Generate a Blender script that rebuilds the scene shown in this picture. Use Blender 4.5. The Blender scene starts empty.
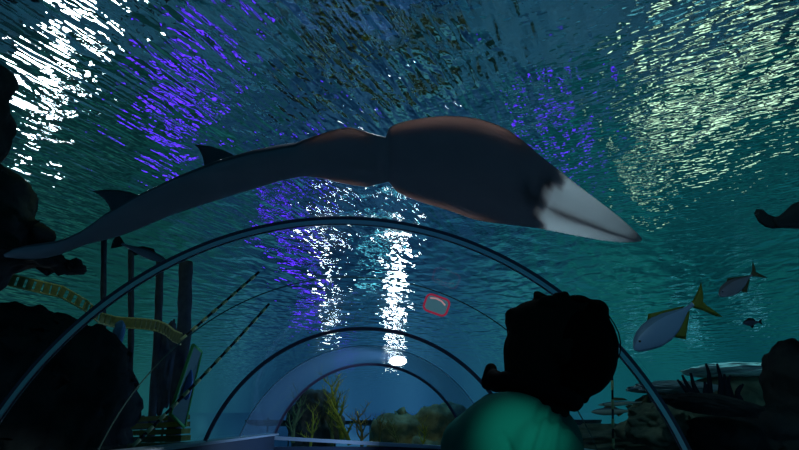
import bpy, bmesh, math, random
from mathutils import Vector, Matrix, Euler, noise

S = bpy.context.scene
COL = S.collection
R = math.radians

# ------------------------------------------------------------------ camera
CAM = Vector((0.171, 0.0, 1.30))
F = 600.0
PITCH = math.atan2(196.0, F)
YAW = math.atan(18.5 / F * math.cos(PITCH))
RAD, ZC = 1.5, 0.65            # tunnel radius and height of its axis
ZS = 5.25                      # water level
SILL = 1.13

cam_d = bpy.data.cameras.new('camera')
cam = bpy.data.objects.new('camera', cam_d)
COL.objects.link(cam)
cam.location = CAM
cam.rotation_euler = (math.pi / 2 + PITCH, 0, -YAW)
cam_d.sensor_width = 36.0
cam_d.lens = 36.0 * F / 799.0
cam_d.clip_start = 0.02
cam_d.clip_end = 400
S.camera = cam
S.view_settings.view_transform = 'Standard'
S.view_settings.look = 'None'
S.view_settings.gamma = 1.0
S.view_settings.exposure = -0.22
S.view_settings.use_curve_mapping = False
ROT = Euler((math.pi / 2 + PITCH, 0, -YAW)).to_matrix()


def ray(px, py):
    return ROT @ Vector(((px - 399.5), -(py - 225.0), -F))


def at(px, py, Y):
    d = ray(px, py)
    return CAM + d * (Y / d.y)


def pix(p):
    q = ROT.transposed() @ (p - CAM)
    return 399.5 + F * q.x / -q.z, 225.0 - F * q.y / -q.z


def on_shell(px, py, r):
    d = ray(px, py)
    ox, oz = CAM.x, CAM.z - ZC
    a = d.x ** 2 + d.z ** 2
    b = 2 * (ox * d.x + oz * d.z)
    c = ox * ox + oz * oz - r * r
    t = (-b + math.sqrt(b * b - 4 * a * c)) / (2 * a)
    return CAM + d * t


# ------------------------------------------------------------------ objects
def tag(o, label=None, cat=None, group=None, kind=None):
    if label: o['label'] = label
    if cat: o['category'] = cat
    if group: o['group'] = group
    if kind: o['kind'] = kind
    return o


def mesh_obj(name, bm, mats, parent=None, smooth=True):
    me = bpy.data.meshes.new(name)
    bmesh.ops.recalc_face_normals(bm, faces=bm.faces[:])
    if smooth:
        for f in bm.faces: f.smooth = True
    bm.to_mesh(me)
    bm.free()
    if not isinstance(mats, (list, tuple)): mats = [mats]
    for m in mats: me.materials.append(m)
    o = bpy.data.objects.new(name, me)
    COL.objects.link(o)
    if parent: o.parent = parent
    return o


def empty(name, loc):
    o = bpy.data.objects.new(name, None)
    o.empty_display_size = 0.1
    o.location = loc
    COL.objects.link(o)
    return o


def child_world(o, root):
    """parent o (built in world coordinates) to an Empty standing at root.location"""
    o.parent = root
    o.matrix_parent_inverse = Matrix.Translation(root.location).inverted()
    return o


def recentre(o, p):
    """move the origin of a mesh built in world coordinates to p"""
    o.data.transform(Matrix.Translation(-p))
    o.location = p
    return o


def box(bm, c, size, rot=None, mi=0):
    r = bmesh.ops.create_cube(bm, size=1.0)
    m = Matrix.Translation(c) @ (rot.to_4x4() if rot else Matrix.Identity(4)) @ Matrix.Diagonal((*size, 1))
    bmesh.ops.transform(bm, matrix=m, verts=r['verts'])
    for v in r['verts']:
        for f in v.link_faces: f.material_index = mi


def tube(bm, pts, rad, seg=10, mi=0, closed=False):
    """swept tube through pts; rad a number or a list"""
    n = len(pts)
    rads = rad if isinstance(rad, (list, tuple)) else [rad] * n
    rings = []
    prev = None
    for i in range(n):
        a = pts[max(i - 1, 0)]
        b = pts[min(i + 1, n - 1)]
        t = (b - a).normalized()
        if prev is None:
            u = t.cross(Vector((0, 0, 1)))
            if u.length < 1e-3: u = t.cross(Vector((1, 0, 0)))
        else:
            u = prev - t * prev.dot(t)
        u.normalize()
        prev = u
        w = t.cross(u)
        rings.append([bm.verts.new(pts[i] + (u * math.cos(k * 2 * math.pi / seg) + w * math.sin(k * 2 * math.pi / seg)) * rads[i]) for k in range(seg)])
    for i in range(n - 1):
        for k in range(seg):
            f = bm.faces.new((rings[i][k], rings[i][(k + 1) % seg], rings[i + 1][(k + 1) % seg], rings[i + 1][k]))
            f.material_index = mi
    for rg in (rings[0], rings[-1]):
        f = bm.faces.new(rg)
        f.material_index = mi


def ell(bm, c, axes, rot=None, sub=3, mi=0):
    r = bmesh.ops.create_icosphere(bm, subdivisions=sub, radius=1.0)
    m = Matrix.Translation(c) @ (rot.to_4x4() if rot else Matrix.Identity(4)) @ Matrix.Diagonal((*axes, 1))
    bmesh.ops.transform(bm, matrix=m, verts=r['verts'])
    for v in r['verts']:
        for f in v.link_faces: f.material_index = mi


def cap(bm, a, b, ra, rb, n=8):
    """tapered capsule"""
    a, b = Vector(a), Vector(b)
    d = (b - a)
    L = d.length
    d.normalize()
    pts, rads = [], []
    for i in range(6):
        t = math.pi / 2 * (1 - i / 6)
        pts.append(a - d * ra * math.sin(t)); rads.append(max(ra * math.cos(t), 1e-4))
    for i in range(n + 1):
        s = i / n
        pts.append(a + d * L * s); rads.append(ra + (rb - ra) * s)
    for i in range(1, 7):
        t = math.pi / 2 * i / 6
        pts.append(b + d * rb * math.sin(t)); rads.append(max(rb * math.cos(t), 1e-4))
    tube(bm, pts, rads, 16)


def remesh(name, bm, voxel, mat, parent, smooth=4):
    """fuse overlapping pieces into one continuous skin"""
    o = mesh_obj(name, bm, mat)
    m = o.modifiers.new('fuse', 'REMESH')
    m.mode = 'VOXEL'
    m.voxel_size = voxel
    m.use_smooth_shade = True
    s = o.modifiers.new('relax', 'SMOOTH')
    s.factor = 0.5
    s.iterations = smooth
    dg = bpy.context.evaluated_depsgraph_get()
    me = bpy.data.meshes.new_from_object(o.evaluated_get(dg))
    o.modifiers.clear()
    old = o.data
    o.data = me
    bpy.data.meshes.remove(old)
    me.name = name
    if not me.materials: me.materials.append(mat)
    for p in me.polygons: p.use_smooth = True
    if parent: child_world(o, parent)
    return o


# ------------------------------------------------------------------ materials
def mat(name, col, rough=0.6, spec=0.3, metal=0.0, noise_amt=0.0, noise_scale=6.0, col2=None, bump=0.0, bump_scale=20.0, trans=0.0, emit=None, es=0.0):
    m = bpy.data.materials.new(name)
    m.use_nodes = True
    nt = m.node_tree
    b = nt.nodes['Principled BSDF']
    b.inputs['Base Color'].default_value = (*col, 1)
    b.inputs['Roughness'].default_value = rough
    b.inputs['Metallic'].default_value = metal
    b.inputs['Specular IOR Level'].default_value = spec
    if emit:
        b.inputs['Emission Color'].default_value = (*emit, 1)
        b.inputs['Emission Strength'].default_value = es
    tc = nt.nodes.new('ShaderNodeTexCoord')
    if col2 is not None:
        n = nt.nodes.new('ShaderNodeTexNoise')
        n.inputs['Scale'].default_value = noise_scale
        n.inputs['Detail'].default_value = 5
        nt.links.new(tc.outputs['Object'], n.inputs['Vector'])
        rp = nt.nodes.new('ShaderNodeValToRGB')
        rp.color_ramp.elements[0].position = 0.38
        rp.color_ramp.elements[1].position = 0.64
        rp.color_ramp.elements[0].color = (*col, 1)
        rp.color_ramp.elements[1].color = (*col2, 1)
        nt.links.new(n.outputs['Fac'], rp.inputs['Fac'])
        nt.links.new(rp.outputs['Color'], b.inputs['Base Color'])
    if bump:
        n = nt.nodes.new('ShaderNodeTexNoise')
        n.inputs['Scale'].default_value = bump_scale
        n.inputs['Detail'].default_value = 6
        nt.links.new(tc.outputs['Object'], n.inputs['Vector'])
        bp = nt.nodes.new('ShaderNodeBump')
        bp.inputs['Strength'].default_value = 0.6
        bp.inputs['Distance'].default_value = bump
        nt.links.new(n.outputs['Fac'], bp.inputs['Height'])
        nt.links.new(bp.outputs['Normal'], b.inputs['Normal'])
    if trans:
        out = nt.nodes['Material Output']
        tr = nt.nodes.new('ShaderNodeBsdfTranslucent')
        tr.inputs['Color'].default_value = (*col, 1)
        mx = nt.nodes.new('ShaderNodeMixShader')
        mx.inputs[0].default_value = trans
        nt.links.new(b.outputs[0], mx.inputs[1])
        nt.links.new(tr.outputs[0], mx.inputs[2])
        nt.links.new(mx.outputs[0], out.inputs['Surface'])
    return m


def glow(name, col, strength):
    m = bpy.data.materials.new(name)
    m.use_nodes = True
    nt = m.node_tree
    nt.nodes.remove(nt.nodes['Principled BSDF'])
    e = nt.nodes.new('ShaderNodeEmission')
    e.inputs[0].default_value = (*col, 1)
    e.inputs[1].default_value = strength
    nt.links.new(e.outputs[0], nt.nodes['Material Output'].inputs['Surface'])
    return m


def acrylic(name, tint, haze, haze_col=(0.3, 0.45, 0.6)):
    """clear acrylic sheet: transmits, mirrors at glancing angles, haze mixes in diffuse and translucent colour"""
    m = bpy.data.materials.new(name)
    m.use_nodes = True
    nt = m.node_tree
    nt.nodes.remove(nt.nodes['Principled BSDF'])
    out = nt.nodes['Material Output']
    tr = nt.nodes.new('ShaderNodeBsdfTransparent')
    tr.inputs[0].default_value = (*tint, 1)
    gl = nt.nodes.new('ShaderNodeBsdfGlossy')
    gl.inputs['Roughness'].default_value = 0.03
    gl.inputs['Color'].default_value = (0.8, 0.9, 1.0, 1)
    lw = nt.nodes.new('ShaderNodeLayerWeight')
    lw.inputs['Blend'].default_value = 0.5
    pw = nt.nodes.new('ShaderNodeMath')
    pw.operation = 'POWER'
    pw.inputs[1].default_value = 5.0
    nt.links.new(lw.outputs['Facing'], pw.inputs[0])
    fr = nt.nodes.new('ShaderNodeMath')
    fr.operation = 'MULTIPLY_ADD'
    fr.inputs[1].default_value = 0.22
    fr.inputs[2].default_value = 0.004
    nt.links.new(pw.outputs[0], fr.inputs[0])
    mx = nt.nodes.new('ShaderNodeMixShader')
    nt.links.new(fr.outputs[0], mx.inputs[0])
    nt.links.new(tr.outputs[0], mx.inputs[1])
    nt.links.new(gl.outputs[0], mx.inputs[2])
    last = mx
    if haze:
        df = nt.nodes.new('ShaderNodeBsdfTranslucent')
        df.inputs[0].default_value = (*haze_col, 1)
        m2 = nt.nodes.new('ShaderNodeMixShader')
        m2.inputs[0].default_value = haze
        dd = nt.nodes.new('ShaderNodeBsdfDiffuse')
        dd.inputs[0].default_value = (*haze_col, 1)
        m3 = nt.nodes.new('ShaderNodeMixShader')
        nt.links.new(df.outputs[0], m3.inputs[1])
        nt.links.new(dd.outputs[0], m3.inputs[2])
        nt.links.new(mx.outputs[0], m2.inputs[1])
        nt.links.new(m3.outputs[0], m2.inputs[2])
        last = m2
    nt.links.new(last.outputs[0], out.inputs['Surface'])
    return m


def water_mat():
    m = bpy.data.materials.new('rippled_water')
    m.use_nodes = True
    nt = m.node_tree
    nt.nodes.remove(nt.nodes['Principled BSDF'])
    out = nt.nodes['Material Output']
    g = nt.nodes.new('ShaderNodeBsdfGlass')
    g.inputs['IOR'].default_value = 1.33
    g.inputs['Roughness'].default_value = 0.02
    g.inputs['Color'].default_value = (0.93, 0.98, 1, 1)
    tc = nt.nodes.new('ShaderNodeTexCoord')

    def wave(rot, sc, detail, w, dist):
        m0 = nt.nodes.new('ShaderNodeMapping')
        m0.inputs['Rotation'].default_value = (0, 0, R(rot))
        nt.links.new(tc.outputs['Object'], m0.inputs['Vector'])
        mp = nt.nodes.new('ShaderNodeMapping')
        mp.inputs['Scale'].default_value = (sc[0], sc[1], 1)
        nt.links.new(m0.outputs[0], mp.inputs['Vector'])
        n = nt.nodes.new('ShaderNodeTexNoise')
        n.inputs['Scale'].default_value = 1.0
        n.inputs['Detail'].default_value = detail
        n.inputs['Roughness'].default_value = 0.4
        n.inputs['Distortion'].default_value = dist
        nt.links.new(mp.outputs[0], n.inputs['Vector'])
        ml = nt.nodes.new('ShaderNodeMath')
        ml.operation = 'MULTIPLY'
        ml.inputs[1].default_value = w
        nt.links.new(n.outputs['Fac'], ml.inputs[0])
        return ml

    def times(a, b):
        q = nt.nodes.new('ShaderNodeMath')
        q.operation = 'MULTIPLY'
        nt.links.new(a.outputs[0], q.inputs[0])
        nt.links.new(b.outputs[0], q.inputs[1])
        return q

    # the wind ripples change heading across the pool
    sx = nt.nodes.new('ShaderNodeSeparateXYZ')
    nt.links.new(tc.outputs['Object'], sx.inputs[0])
    mk = nt.nodes.new('ShaderNodeMapRange')
    mk.interpolation_type = 'SMOOTHSTEP'
    mk.inputs['From Min'].default_value = 0.3
    mk.inputs['From Max'].default_value = 4.5
    nt.links.new(sx.outputs['X'], mk.inputs['Value'])
    inv = nt.nodes.new('ShaderNodeMath')
    inv.operation = 'SUBTRACT'
    inv.inputs[0].default_value = 1.0
    nt.links.new(mk.outputs[0], inv.inputs[1])
    # the short ripples die down away from the near end
    my = nt.nodes.new('ShaderNodeMapRange')
    my.interpolation_type = 'SMOOTHSTEP'
    my.inputs['From Min'].default_value = 9.0
    my.inputs['From Max'].default_value = 17.0
    my.inputs['To Min'].default_value = 1.0
    my.inputs['To Max'].default_value = 0.12
    nt.links.new(sx.outputs['Y'], my.inputs['Value'])
    # heights in metres
    parts = [times(times(wave(24, (9.5, 1.8), 1.0, 0.026, 0.2), inv), my),
             times(times(wave(122, (12.5, 5.5), 1.0, 0.019, 0.3), mk), my),
             times(wave(-38, (6.5, 3.4), 1.0, 0.008, 0.4), my),
             wave(10, (1.0, 0.7), 1.0, 0.07, 0.2),
             wave(18, (2.6, 1.5), 1.0, 0.055, 0.3),
             times(wave(60, (15.0, 9.0), 0.0, 0.003, 0.5), my)]
    acc = parts[0]
    for p in parts[1:]:
        a = nt.nodes.new('ShaderNodeMath')
        a.operation = 'ADD'
        nt.links.new(acc.outputs[0], a.inputs[0])
        nt.links.new(p.outputs[0], a.inputs[1])
        acc = a
    bp = nt.nodes.new('ShaderNodeBump')
    bp.inputs['Strength'].default_value = 1.0
    bp.inputs['Distance'].default_value = 1.0
    nt.links.new(acc.outputs[0], bp.inputs['Height'])
    nt.links.new(bp.outputs[0], g.inputs['Normal'])
    nt.links.new(g.outputs[0], out.inputs['Surface'])
    return m


M_ring = mat('dark_seal', (0.14, 0.08, 0.13), 0.35, 0.5, metal=0.6)
M_bead = mat('pale_bead', (0.75, 0.75, 0.85), 0.3, 0.5, metal=0.8)
M_wall = mat('painted_wall', (0.05, 0.07, 0.11), 0.6, 0.3)
M_sill = mat('painted_sill', (0.55, 0.6, 0.68), 0.3, 0.5)
M_floor = mat('blue_grey_carpet', (0.10, 0.14, 0.19), 0.9, 0.1, col2=(0.13, 0.17, 0.22), noise_scale=80)
M_sand = mat('sand', (0.30, 0.42, 0.45), 0.95, 0.05, col2=(0.40, 0.52, 0.52), noise_scale=1.5, bump=0.03, bump_scale=5)
M_rock = mat('dark_reef_rock', (0.022, 0.026, 0.027), 0.95, 0.05, col2=(0.05, 0.055, 0.05), noise_scale=3, bump=0.04, bump_scale=9)
M_rock2 = mat('algae_reef_rock', (0.10, 0.13, 0.09), 0.95, 0.05, col2=(0.24, 0.28, 0.18), noise_scale=4, bump=0.04, bump_scale=9)
M_housing = mat('black_lamp_housing', (0.02, 0.02, 0.02), 0.5, 0.3)
M_mast = mat('wet_timber', (0.04, 0.05, 0.07), 0.8, 0.1, col2=(0.06, 0.07, 0.09), noise_scale=12)
M_yellow = mat('yellow_rope', (0.78, 0.72, 0.34), 0.8, 0.1)
M_black = mat('black_rope', (0.02, 0.02, 0.02), 0.8, 0.1)
M_plank = mat('yellowed_plank', (0.38, 0.36, 0.14), 0.8, 0.1, col2=(0.26, 0.27, 0.12), noise_scale=14)
M_moss = mat('mossy_board', (0.10, 0.14, 0.03), 0.9, 0.05, col2=(0.17, 0.19, 0.06), noise_scale=9)
M_green = mat('green_paint', (0.08, 0.45, 0.12), 0.6, 0.2)
M_bluep = mat('blue_paint', (0.05, 0.20, 0.55), 0.5, 0.3)

# ------------------------------------------------------------------ world (open water around)
w = bpy.data.worlds.new('deep_water')
S.world = w
w.use_nodes = True
nt = w.node_tree
bg = nt.nodes['Background']
tc = nt.nodes.new('ShaderNodeTexCoord')
sp = nt.nodes.new('ShaderNodeSeparateXYZ')
nt.links.new(tc.outputs['Generated'], sp.inputs[0])
mr = nt.nodes.new('ShaderNodeMapRange')
mr.inputs['From Min'].default_value = -0.62
mr.inputs['From Max'].default_value = 0.62
nt.links.new(sp.outputs['X'], mr.inputs['Value'])


def ramp(stops):
    r = nt.nodes.new('ShaderNodeValToRGB')
    e = r.color_ramp.elements
    while len(e) < len(stops): e.new(0.5)
    for i, (p, c) in enumerate(stops):
        e[i].position = p
        e[i].color = (*c, 1)
    return r


r_az = ramp([(0.0, (0.004, 0.022, 0.030)), (0.2, (0.008, 0.074, 0.062)), (0.36, (0.009, 0.050, 0.100)),
             (0.55, (0.016, 0.078, 0.150)), (0.78, (0.005, 0.086, 0.090)), (1.0, (0.003, 0.064, 0.068))])
nt.links.new(mr.outputs[0], r_az.inputs[0])
mz = nt.nodes.new('ShaderNodeMapRange')
mz.inputs['From Min'].default_value = -0.7
mz.inputs['From Max'].default_value = 0.5
nt.links.new(sp.outputs['Z'], mz.inputs['Value'])
# z:                -0.7                     -0.5                        -0.30                       -0.14                     0.0                      0.5
r_el = ramp([(0.0, (1.5, 1.1, 1.2)), (0.17, (1.0, 0.85, 0.9)), (0.33, (0.6, 0.62, 0.72)), (0.47, (1.0, 1.25, 1.2)), (0.58, (1.0, 1.05, 1.35)), (1.0, (0.3, 0.3, 0.3))])
nt.links.new(mz.outputs[0], r_el.inputs[0])


def mul(a, b):
    mm = nt.nodes.new('ShaderNodeMix')
    mm.data_type = 'RGBA'
    mm.blend_type = 'MULTIPLY'
    mm.inputs[0].default_value = 1
    nt.links.new(a, mm.inputs[6])
    nt.links.new(b, mm.inputs[7])
    return mm.outputs[2]


# mottled light and dark put into the water colour for ripple contrast
wn = nt.nodes.new('ShaderNodeTexNoise')
wn.inputs['Scale'].default_value = 7.0
wn.inputs['Detail'].default_value = 3
nt.links.new(tc.outputs['Generated'], wn.inputs['Vector'])
r_n = ramp([(0.30, (0.25, 0.32, 0.40)), (0.48, (0.8, 0.85, 0.9)), (0.58, (1.2, 1.15, 1.1)), (0.70, (2.6, 2.1, 1.8))])
nt.links.new(wn.outputs['Fac'], r_n.inputs[0])
nt.links.new(mul(mul(r_az.outputs[0], r_el.outputs[0]), r_n.outputs[0]), bg.inputs[0])
bg.inputs[1].default_value = 1.0

# ------------------------------------------------------------------ water surface and sea bed
bm = bmesh.new()
vs = [bm.verts.new(p) for p in ((-200, -12, 0), (200, -12, 0), (200, 320, 0), (-200, 320, 0))]
bm.faces.new(vs)
water = mesh_obj('water', bm, water_mat(), smooth=False)
water.location = (0, 0, ZS)
if water.data.polygons[0].normal.z < 0: water.data.flip_normals()
tag(water, 'rippled underside of the water surface with white, teal and violet glints', kind='structure')

bm = bmesh.new()
NX, NY = 70, 60
grid = []
for j in range(NY + 1):
    row = []
    for i in range(NX + 1):
        x = -15 + 30 * i / NX
        y = -6 + 19.5 * j / NY
        z = -0.25
        if abs(x) > 1.9 or y > 11.0:
            k = min(1.0, max((abs(x) - 1.9) / 1.6, (y - 11.0) / 1.0 if y > 11 else 0, 0.0))
            z += k * (0.95 + 0.16 * noise.noise(Vector((x * 0.35, y * 0.35, 3.0))) + 0.1 * noise.noise(Vector((x * 1.3, y * 1.3, 7))))
        row.append(bm.verts.new((x, y, z)))
    grid.append(row)
for j in range(NY):
    for i in range(NX):
        bm.faces.new((grid[j][i], grid[j][i + 1], grid[j + 1][i + 1], grid[j + 1][i]))
bed = mesh_obj('ground', bm, M_sand)
tag(bed, 'sandy tank bottom around the tunnel', kind='structure')

# ------------------------------------------------------------------ the tunnel
A0 = math.asin((SILL - ZC) / RAD)     # arch starts at the sill


def arch(r, y0, y1, nx=64, ny=1):
    bm = bmesh.new()
    rows = []
    for j in range(ny + 1):
        y = y0 + (y1 - y0) * j / ny
        rows.append([bm.verts.new((r * math.cos(A0 + (math.pi - 2 * A0) * i / nx), y, ZC + r * math.sin(A0 + (math.pi - 2 * A0) * i / nx))) for i in range(nx + 1)])
    for j in range(ny):
        for i in range(nx):
            bm.faces.new((rows[j][i], rows[j][i + 1], rows[j + 1][i + 1], rows[j + 1][i]))
    return bm


def ring(name, y, wid, r0, r1, bead, label, m=None):
    """a flat hoop of rectangular section with a pale bead on both edges"""
    bm = bmesh.new()
    n = 96
    for (ya, yb, ra, rb, mi) in ((y, y + wid, r0, r1, 0), (y - bead, y, r0 - bead * 0.8, r0 + 0.012, 1), (y + wid, y + wid + bead * 0.6, r0 - bead * 0.4, r0 + 0.01, 1)):
        if bead == 0 and mi == 1: continue
        prev = None
        first = None
        for i in range(n + 1):
            a = A0 + (math.pi - 2 * A0) * i / n
            c, s = math.cos(a), math.sin(a)
            q = [bm.verts.new((ra * c, ya, ZC + ra * s)), bm.verts.new((ra * c, yb, ZC + ra * s)), bm.verts.new((rb * c, yb, ZC + rb * s)), bm.verts.new((rb * c, ya, ZC + rb * s))]
            if prev:
                for k in range(4):
                    f = bm.faces.new((prev[k], prev[(k + 1) % 4], q[(k + 1) % 4], q[k]))
                    f.material_index = mi
            else:
                bm.faces.new(q).material_index = mi
            prev = q
        bm.faces.new(prev).material_index = mi
    o = mesh_obj(name, bm, [m or M_ring, M_bead])
    for p in o.data.polygons: p.use_smooth = False
    return tag(o, label, kind='structure')


Y1, YS, Y2, YF, Y3 = 2.52, 3.65, 5.80, 7.2, 9.55
pans = [(-2.5, Y1, 0.0, 'clear acrylic arch panel overhead and nearest the camera'),
        (Y1 + 0.035, YS, 0.0, 'clear acrylic arch panel just past the thick dark hoop'),
        (YS + 0.01, Y2, 0.0, 'acrylic arch panel before the second thin hoop'),
        (Y2 + 0.035, YF, 0.0, 'acrylic arch panel beyond the second thin hoop'),
        (YF + 0.01, Y3, 0.40, 'cloudy blue acrylic panel at the far end of the tunnel')]
for i, (a, b, hz, lab) in enumerate(pans):
    o = mesh_obj('window_%d' % (i + 1), arch(RAD, a, b), acrylic('acrylic_%d' % i, (0.93, 0.97, 0.99), hz))
    tag(o, lab, kind='structure')
ring('trim_1', Y1, 0.022, RAD - 0.018, RAD + 0.012, 0.007, 'thick dark blue hoop joining the nearest acrylic panels')
ring('trim_2', YS, 0.005, RAD - 0.002, RAD + 0.004, 0, 'faint green seam between two acrylic panels', mat('green_seam', (0.10, 0.17, 0.14), 0.6, 0.1))
ring('trim_3', Y2, 0.03, RAD - 0.02, RAD + 0.012, 0, 'second thin dark hoop of the tunnel')
ring('trim_4', YF, 0.012, RAD - 0.008, RAD + 0.004, 0, 'seam where the cloudy far panel starts', M_bead)
ring('trim_5', Y3, 0.05, RAD - 0.03, RAD + 0.012, 0, 'farthest small dark hoop framing the reef')

XS = RAD * math.cos(A0)
for side, sx in (('left', -1), ('right', 1)):
    bm = bmesh.new()
    box(bm, Vector((sx * (XS + 0.12), 3.55, SILL / 2 - 0.13)), (0.22, 12.2, SILL + 0.2))
    tag(mesh_obj('wall_' + side, bm, M_wall, smooth=False), 'dark low wall under the acrylic on the %s side' % side, kind='structure')
    bm = bmesh.new()
    box(bm, Vector((sx * (XS + 0.05), 3.55, SILL - 0.02)), (0.20, 12.2, 0.024))
    o = mesh_obj('baseboard_' + side, bm, M_sill, smooth=False)
    tag(o, 'pale metal sill the acrylic stands on, %s side' % side, kind='structure')
bm = bmesh.new()
box(bm, Vector((0, 3.6, -0.05)), (3.0, 12.4, 0.1))
tag(mesh_obj('floor', bm, M_floor, smooth=False), 'dark walkway floor of the tunnel', kind='structure')
# far end where the tunnel bends away: a low wall and clear pane
pL, pR = at(262, 437, 9.9), at(468, 449, 9.7)
bm = bmesh.new()
dv = (pR - pL)
ang = Matrix.Rotation(math.atan2(-dv.z, dv.x), 3, 'Y') 
mid = (pL + pR) / 2
box(bm, mid, (3.2, 0.12, 0.05), ang)
tag(mesh_obj('baseboard_end', bm, M_sill, smooth=False), 'pale blue sill across the far end of the tunnel', kind='structure')
bm = bmesh.new()
box(bm, Vector((mid.x, mid.y + 0.07, 0.4)), (3.2, 0.1, 1.05))
tag(mesh_obj('wall_end', bm, M_wall, smooth=False), 'dark low wall across the far end of the tunnel', kind='structure')
bm = bmesh.new()
n = 48
c = bm.verts.new((0, 9.9, 1.05))
vs = [bm.verts.new((RAD * math.cos(A0 + (math.pi - 2 * A0) * i / n), 9.9, ZC + RAD * math.sin(A0 + (math.pi - 2 * A0) * i / n))) for i in range(n + 1)]
for i in range(n): bm.faces.new((c, vs[i], vs[i + 1]))
tag(mesh_obj('window_6', bm, acrylic('acrylic_end', (0.9, 0.95, 0.97), 0.0), smooth=False), 'clear end pane of the tunnel in front of the coral reef', kind='structure')

# reflection of a sign in the acrylic, put in as a small glowing plate
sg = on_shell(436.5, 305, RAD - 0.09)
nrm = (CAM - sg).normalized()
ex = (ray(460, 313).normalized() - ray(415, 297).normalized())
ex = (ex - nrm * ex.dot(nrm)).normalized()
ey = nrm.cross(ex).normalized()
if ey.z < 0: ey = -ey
root = empty('sign_reflection', sg)
tag(root, 'small red edged reflection of a sign in the tunnel acrylic', 'reflection')
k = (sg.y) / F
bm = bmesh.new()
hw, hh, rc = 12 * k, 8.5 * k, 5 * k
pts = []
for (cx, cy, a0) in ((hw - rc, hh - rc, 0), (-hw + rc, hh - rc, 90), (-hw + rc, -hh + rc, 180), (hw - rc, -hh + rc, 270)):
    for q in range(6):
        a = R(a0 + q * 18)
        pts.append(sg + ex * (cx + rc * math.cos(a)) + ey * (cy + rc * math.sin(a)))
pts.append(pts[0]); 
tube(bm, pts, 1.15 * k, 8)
child_world(mesh_obj('red_border', bm, glow('red_reflection_glow', (0.85, 0.07, 0.18), 0.27)), root)['label'] = 'glowing red border of the reflection'
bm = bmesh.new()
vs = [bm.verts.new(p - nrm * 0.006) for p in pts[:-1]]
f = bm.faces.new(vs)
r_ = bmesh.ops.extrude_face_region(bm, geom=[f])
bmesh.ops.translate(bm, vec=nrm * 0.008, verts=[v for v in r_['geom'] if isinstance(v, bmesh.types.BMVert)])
child_world(mesh_obj('reflection_plate', bm, mat('grey_teal_plate', (0.25, 0.42, 0.48), 0.4, 0.5, emit=(0.10, 0.28, 0.36), es=0.35), smooth=False), root)  # plate glows to stand in for the mirrored sign face
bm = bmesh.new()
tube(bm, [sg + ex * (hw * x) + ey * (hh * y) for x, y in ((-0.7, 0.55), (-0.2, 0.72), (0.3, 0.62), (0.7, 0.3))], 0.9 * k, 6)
child_world(mesh_obj('reflection_glint', bm, glow('pink_reflection_glow', (0.8, 0.45, 0.5), 0.5)), root)['label'] = 'pale pink glint of the reflection'

# ------------------------------------------------------------------ lamps
def lamp(px, py, rad, col, st, label, up=True, D=None, wide=1.0):
    if D: p = at(px, py, D)
    else:
        d0 = ray(px, py)           # stands where its mirror image in the water surface lies on this line of sight
        p = CAM + d0 * ((2 * ZS - 1.31 - CAM.z) / d0.z)
        p.z = 1.31
    root = empty('underwater_lamp', p)
    tag(root, label, 'lamp', 'flood lamps in the tank')
    d = Vector((0, 0, 1)) if up else (CAM - p).normalized()
    q = d.to_track_quat('Z', 'Y').to_matrix() @ Matrix.Diagonal((wide, 1, 1))
    bm = bmesh.new()
    n = 32
    prof = [(0.0, -rad * 0.3), (rad * 0.6, -rad * 0.28), (rad * 1.02, -rad * 0.12), (rad * 1.08, 0.02), (rad * 1.0, 0.02), (rad * 0.98, -0.03)]
    rings = []
    for (r, z) in prof:
        rings.append([bm.verts.new(q @ Vector((max(r, 0.002) * math.cos(i * 2 * math.pi / n), max(r, 0.002) * math.sin(i * 2 * math.pi / n), z))) for i in range(n)])
    for a, b in zip(rings, rings[1:]):
        for i in range(n): bm.faces.new((a[i], a[(i + 1) % n], b[(i + 1) % n], b[i]))
    mesh_obj('housing', bm, M_housing, root)
    bm = bmesh.new()
    bm.faces.new([bm.verts.new(q @ Vector((rad * 0.98 * math.cos(i * 2 * math.pi / n), rad * 0.98 * math.sin(i * 2 * math.pi / n), 0.0))) for i in range(n)])
    mesh_obj('lens', bm, glow('lamp_glow', col, st), root, smooth=False)
    bm = bmesh.new()
    tube(bm, [Vector((0, rad * 0.9, -rad * 0.1)), Vector((0, rad * 1.12, 0.1)), Vector((0, rad * 1.12, ZS - p.z if D else -p.z - 0.2))], 0.012 if D else 0.03, 8)
    mesh_obj('stand', bm, M_housing, root)
    print('LAMP', label, [round(v, 2) for v in p], [round(v) for v in pix(p)])
    return root


WHITE, VIOLET, TEAL, PALE = (0.85, 0.95, 1.0), (0.115, 0.026, 1.0), (0.15, 0.7, 0.9), (0.62, 0.95, 0.62)
lamp(398, 361, 0.17, WHITE, 40, 'bright white bar lamp shining above the far end of the tunnel', up=False, D=24, wide=2.0)
lamp(395, 346, 1.0, WHITE, 30, 'upturned white lamp farthest behind the end reef')
lamp(395, 324, 0.8, WHITE, 30, 'second farthest upturned white lamp behind the end reef')
lamp(395, 296, 0.55, WHITE, 30, 'third farthest upturned white lamp behind the end reef')
lamp(396, 258, 0.32, WHITE, 30, 'fourth farthest upturned white lamp behind the end reef')
lamp(400, 216, 0.24, WHITE, 30, 'upturned white lamp nearest behind the end reef')
lamp(376, 228, 0.6, TEAL, 2.0, 'near upturned teal lamp behind the end reef')
lamp(372, 270, 0.8, TEAL, 1.6, 'far upturned teal lamp behind the end reef')
lamp(333, 318, 0.55, WHITE, 30, 'far upturned white lamp left of the end reef')
lamp(328, 276, 0.40, WHITE, 30, 'middle upturned white lamp left of the end reef')
lamp(322, 228, 0.30, WHITE, 30, 'near upturned white lamp left of the end reef')
lamp(308, 302, 1.0, VIOLET, 3.0, 'far upturned violet lamp behind the rope props')
lamp(296, 250, 0.8, VIOLET, 3.0, 'middle upturned violet lamp behind the rope props')
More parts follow.
